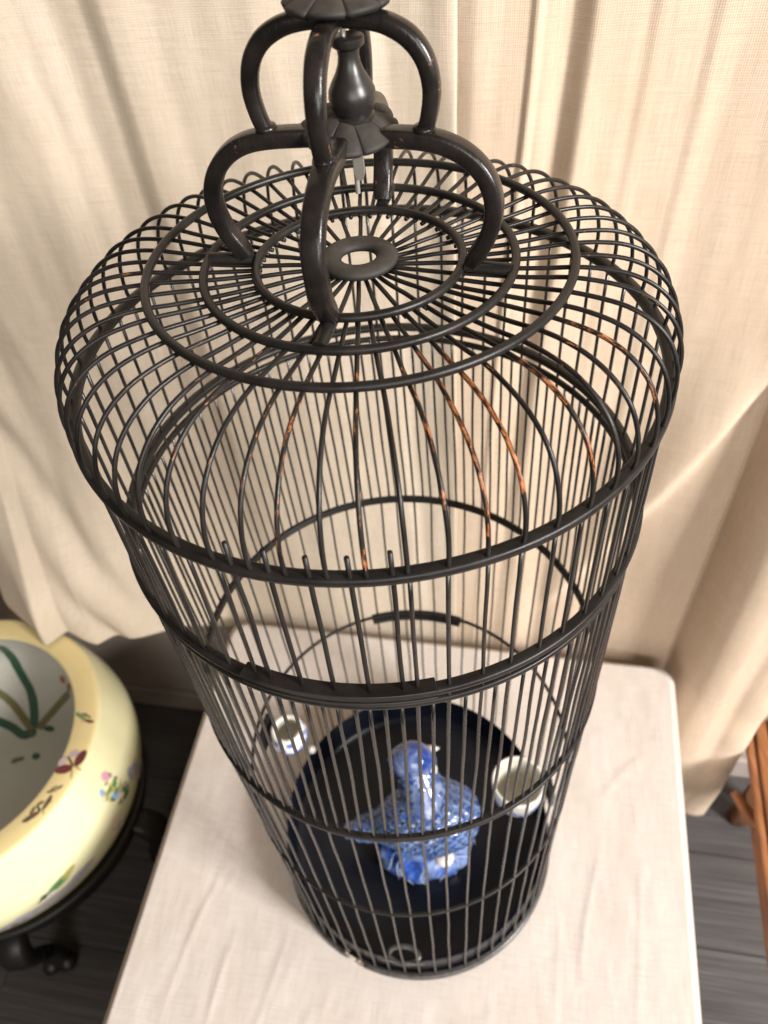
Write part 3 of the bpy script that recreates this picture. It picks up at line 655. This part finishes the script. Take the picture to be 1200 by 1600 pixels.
mb=MB(); lathe(mb,[(r_,z+OZ) for r_,z in inp],140); mb.build('bowl_interior',INNER,bowl)
# fluid-flat painting: enamel patches a third of a millimetre thick
def rz_out(z): i=np.argsort(outp[:,1]); return float(np.interp(z,outp[i,1],outp[i,0]))
def rz_in(z): i=np.argsort(inp[:,1]); return float(np.interp(z,inp[i,1],inp[i,0]))
_iz=np.concatenate([[0],np.cumsum(np.hypot(*np.diff(inp,axis=0).T))]); _oz=np.concatenate([[0],np.cumsum(np.hypot(*np.diff(outp,axis=0).T))])
def along(tab,arc,z,dt):
    # move dt metres along the profile from height z; positive is up
    o=np.argsort(tab[:,1]); a=np.interp(z,tab[o,1],arc[o]); sg=1 if arc[o][-1]>arc[o][0] else -1
    a2=np.clip(a+sg*dt,0,arc[-1]); return float(np.interp(a2,arc,tab[:,0])),float(np.interp(a2,arc,tab[:,1]))
def patch(mb,surf,a,t,wd,ht,rot,mi,off=.00035,k=14,pinch=0):
    """ellipse of width wd, height ht (metres) around surface point (angle a deg, t = z outside/inside or radius on the lip)"""
    V=[]; ctr_=None
    def P(da,dt):
        if surf=='lip': rr=t+dt; aa=R(a)+da/t; return (rr*cos(aa),rr*sin(aa),.0008+OZ+off)
        rr,zz=along(outp,_oz,t,dt) if surf=='out' else along(inp,_iz,t,dt); rr=rr+off if surf=='out' else rr-off; base=rz_out(t) if surf=='out' else max(.02,rz_in(t)); aa=R(a)+da/base
        return (rr*cos(aa),rr*sin(aa),zz+OZ+(off if surf=='in' else 0))
    cr,sr=cos(rot),sin(rot)
    V.append(P(0,0))
    for i in range(k):
        q=2*PI*i/k; x=wd*.5*cos(q)*(1-pinch*.5*(1+sin(q))); y=ht*.5*sin(q); x*=1+.12*noise.noise(Vector((a*.7+cos(q),t*90+sin(q),mi)));
        V.append(P(x*cr-y*sr,x*sr+y*cr))
    mb.add(V,[(0,1+i,1+(i+1)%k) for i in range(k)],mi)
PAL=[PINK,SKYB,GRN,OLIVE,DGRN,MAROON,BROWN,MAUVE,LGREY,ROSE,PWHITE]
mb=MB()   # flower spray
for da,dz,wd,ht,rot,mi in [(0,.030,.016,.024,.1,0),(1.2,.022,.009,.016,.4,0),(-5.2,.020,.010,.018,-.2,1),(-6.4,.008,.012,.014,.3,9),(-5.0,.004,.016,.010,.8,3),(-3.2,.006,.020,.010,-.5,2),(-1.6,.004,.016,.018,.2,3),(.4,.002,.012,.016,-.6,2),(-4.2,-.008,.016,.010,.3,3),(-3.0,-.014,.012,.022,.2,1),(-1.2,-.012,.014,.012,-.7,2),(-.2,-.022,.012,.018,.3,7),(1.0,-.020,.010,.020,-.2,3),(1.8,-.036,.016,.026,.5,2),(.4,-.048,.022,.012,-.4,4),(2.8,-.030,.010,.016,.1,7),(-2.0,-.034,.008,.012,0,9)]:
    patch(mb,'out',-14.5+da,-.085+dz,wd,ht,rot,mi,.0003+.00006*len(mb.v)/4)
for k in range(12): patch(mb,'out',-17+random.uniform(-3,5),-.09+random.uniform(-.04,.03),.004,.010,random.uniform(-1,1),random.choice((2,4,3)),.0009+.00003*k)
mb.build('painted_flower',PAL,bowl)
mb=MB()   # blossom branch and rock at the far right and below
for k in range(16):
    patch(mb,'out',-6+1.1*k*.5+random.uniform(-1,1),-.13-.004*k+random.uniform(-.012,.012),.020,.034,.4+random.uniform(-.4,.4),random.choice((7,8,8,9)),.0003+.00004*k)
for k in range(10): patch(mb,'out',-24+random.uniform(-3,2.5),-.165+random.uniform(-.03,.03),.012,.018,random.uniform(-1,1),random.choice((9,9,9,7)),.0003+.00004*k)
mb.build('painted_blossom',PAL,bowl)
mb=MB()   # small green bird
for da,dz,wd,ht,rot,mi in [(0,0,.050,.020,.25,2),(-6,-.006,.016,.014,.1,4),(4,.006,.030,.014,.4,3),(-4,-.011,.018,.010,0,10),(-8.2,-.011,.008,.004,-.4,5)]:
    patch(mb,'out',-49+da,-.128+dz,wd,ht,rot,mi,.0003+.00008*len(mb.v))
mb.build('painted_bird',PAL,bowl)
mb=MB()   # grey rocks under it
for k in range(34):
    f=k/33; patch(mb,'out',-40-30*f+random.uniform(-1.5,1.5),-.160-.012*f-.006*sin(f*6)+random.uniform(-.008,.008),.044,.016,random.uniform(-.2,.4),random.choice((8,8,8,7,6)),.0003+.000025*k)
mb.build('painted_rock',PAL,bowl)
def butterfly(name,a,t,s,rot,cols):
    mb=MB()
    for k,(x,y,wd,ht,r2,ci) in enumerate([(-.010,.004,.020,.011,.5,0),(.010,.004,.020,.011,-.5,1),(-.007,-.006,.012,.009,-.4,2),(.007,-.006,.012,.009,.4,2),(0,0,.003,.018,0,3),(-.004,.014,.0012,.014,.4,3),(.004,.014,.0012,.014,-.4,3)]):
        cr,sr=cos(rot),sin(rot); X=(x*cr-y*sr)*s; Y=(x*sr+y*cr)*s
        patch(mb,'lip',a+math.degrees(X/t),t+Y,wd*s,ht*s,rot+r2,cols[ci],.0003+.00008*k)
    mb.build(name,PAL,bowl)
def moth(name,a,t,s,rot,cols):
    mb=MB()
    for k,(x,y,wd,ht,r2,ci) in enumerate([(-.013,.002,.026,.0075,.22,0),(.012,.003,.023,.0065,-.30,1),(-.007,-.004,.012,.0048,-.35,1),(.006,-.004,.010,.0045,.4,0),(-.019,.0035,.008,.0025,.3,2),(.016,.005,.007,.002,-.4,2),(0,0,.0035,.012,.1,2),(.001,.009,.0012,.008,.3,2)]):
        cr,sr=cos(rot),sin(rot); X=(x*cr-y*sr)*s; Y=(x*sr+y*cr)*s
        patch(mb,'lip',a+math.degrees(X/t),t+Y,wd*s,ht*s,rot+r2,cols[ci],.0003+.00008*k)
    mb.build(name,PAL,bowl)
moth('painted_moth',4.5,.226,.85,2.2,(2,5,6))
butterfly('painted_butterfly',-15.5,.224,1.45,.7,(5,5,7,6))
moth('painted_moth',-27.5,.2255,.55,.7,(6,6,4))
moth('painted_moth',-36.5,.2245,1.15,.12,(6,6,4))
# painted lotus stems inside
def stroke(mb,pts,wd,mi,mi2):
    pts=crom(pts,11); n=len(pts)
    for i in range(n):
        a,z=pts[i]; t0=pts[max(0,i-1)]; t1=pts[min(n-1,i+1)]
        dx=-R(t1[0]-t0[0])*rz_in(z); dy=(t1[1]-t0[1]); sl=math.hypot(dx,dy)+1e-6
        patch(mb,'in',a,z,wd,wd*1.15,0,mi if i%3 else mi2,.0003+.00001*(i%2),8)
stems=[DGRN,OLV2,RUST]
def stem_done():
    global mb
    mb.build('painted_lotus_stem',stems,bowl); mb=MB()
mb=MB()
stroke(mb,[(91.5,-.061),(92.6,-.12),(92.5,-.166),(89.6,-.2124),(87.8,-.2405)],.019,0,0); stem_done()
stroke(mb,[(111,-.17),(106.5,-.1953),(98.1,-.2285),(90,-.244)],.016,1,1); stem_done()
stroke(mb,[(67.2,-.2052),(74,-.226),(82,-.241)],.016,1,1); stem_done()
stroke(mb,[(118,-.222),(112.3,-.230),(104,-.240),(97.3,-.2457),(88,-.2455)],.016,0,0); stem_done()
def stem_leaf():
    global mb
    mb.build('painted_lotus_leaf',stems,bowl); mb=MB()
for a,z,wd,ht,mi in [(74.5,-.2424,.026,.012,0),(78.1,-.2548,.018,.014,0),(104.7,-.2553,.020,.011,1),(98,-.2553,.014,.010,1),(70,-.176,.013,.02,2),(66.5,-.190,.010,.022,2),(64,-.170,.010,.016,2)]:
    patch(mb,'in',a,z,wd,ht,0,mi,.0005); stem_leaf()
# stand
st=empty('bowl_stand',(bx,by,ZF),label='dark carved wooden stand with curved legs under the yellow fish bowl',cat='stand')
mb=MB(); lathe(mb,[(r_*BS,.1354+z*BS) for r_,z in [(.150,.098),(.205,.098),(.214,.106),(.236,.148),(.246,.152),(.252,.146),(.246,.126),(.232,.108),(.238,.098),(.232,.082),(.205,.074),(.150,.078)]],96,close=True); mb.build('stand_ring',DARKW,st)
for k in range(5):
    a=R(-83+72*k); ca,sa=cos(a),sin(a)
    P=crom([(.192,0,.222),(.222,0,.212),(.236,0,.185),(.226,0,.140),(.205,0,.085),(.196,0,.040),(.204,0,.016),(.216,0,.014)],5); P3=np.array([(p[0]*ca,p[0]*sa,p[2]) for p in P])
    n=len(P3); mb=MB(); sweep(mb,P3,section(12,.021,.014,2.6),ref=(ca*.4,sa*.4,1),scale=np.interp(np.arange(n),[0,n*.25,n*.6,n*.85,n-1],[1.1,1.25,.85,.85,.6])); leg=mb.build('leg',DARKW,st)
    for q in (-1,1):
        mb=MB(); lathe(mb,[(.0001,.020),(.012,.016),(.0175,.005),(.0145,-.006),(.0001,-.011)],16,(.208*ca-q*.014*sa,.208*sa+q*.014*ca,.0115)); mb.build('carved_paw',DARKW,leg)

# ------------------------------------------------------------------ wooden bench at the right
bench=empty('wooden_bench',(.540,.102,ZF),label='orange brown wooden bench with a grooved edge at the right, half hidden by the curtain',cat='bench')
da=math.atan2(-.268,-.074)  # long side runs towards the camera
dx,dy=cos(da),sin(da); px_,py_=-dy,dx
if px_<0: px_,py_=-px_,-py_
def bpt(s,t,z): return (dx*s+px_*t,dy*s+py_*t,z)
def slab(mb,s0,s1,t0,t1,z0,z1):
    V=[bpt(s,t,z) for s in (s0,s1) for t in (t0,t1) for z in (z0,z1)]
    mb.add(V,[(0,1,3,2),(4,6,7,5),(0,4,5,1),(2,3,7,6),(0,2,6,4),(1,5,7,3)])
for t0,t1,z0,z1 in ((.0,.011,.336,.350),(.0145,.034,.334,.352),(.0375,.052,.334,.350)):
    mb=MB(); slab(mb,-.09,.95,t0,t1,z0,z1); bevel(mb.build('edge_moulding',WOOD,bench,False),.0035,3)
mb=MB(); slab(mb,-.09,.95,.054,.17,.332,.345); bevel(mb.build('seat_board',WOOD,bench,False),.002)
mb=MB(); slab(mb,.012,.94,.012,.030,.275,.333); bevel(mb.build('apron',WOOD,bench,False),.003)
for s in (-.075,.88):
    for t in (.062,.125):
        P=[bpt(s+.016,t+.016,z) for z in (.333,.27,.16,.06,0)]; mb=MB(); sweep(mb,P,section(12,.018,.018,4),ref=(dx,dy,0),scale=[1.1,1.0,.85,.8,.95]); mb.build('leg',WOOD,bench)
P=crom([bpt(.075,.018,.300),bpt(.060,.002,.306),bpt(.046,-.010,.312),bpt(.034,-.020,.318)],5); mb=MB(); sweep(mb,P,section(10,.009,.009,3),scale=np.linspace(1.3,.6,len(P))); mb.build('scroll_bracket',WOOD,bench)
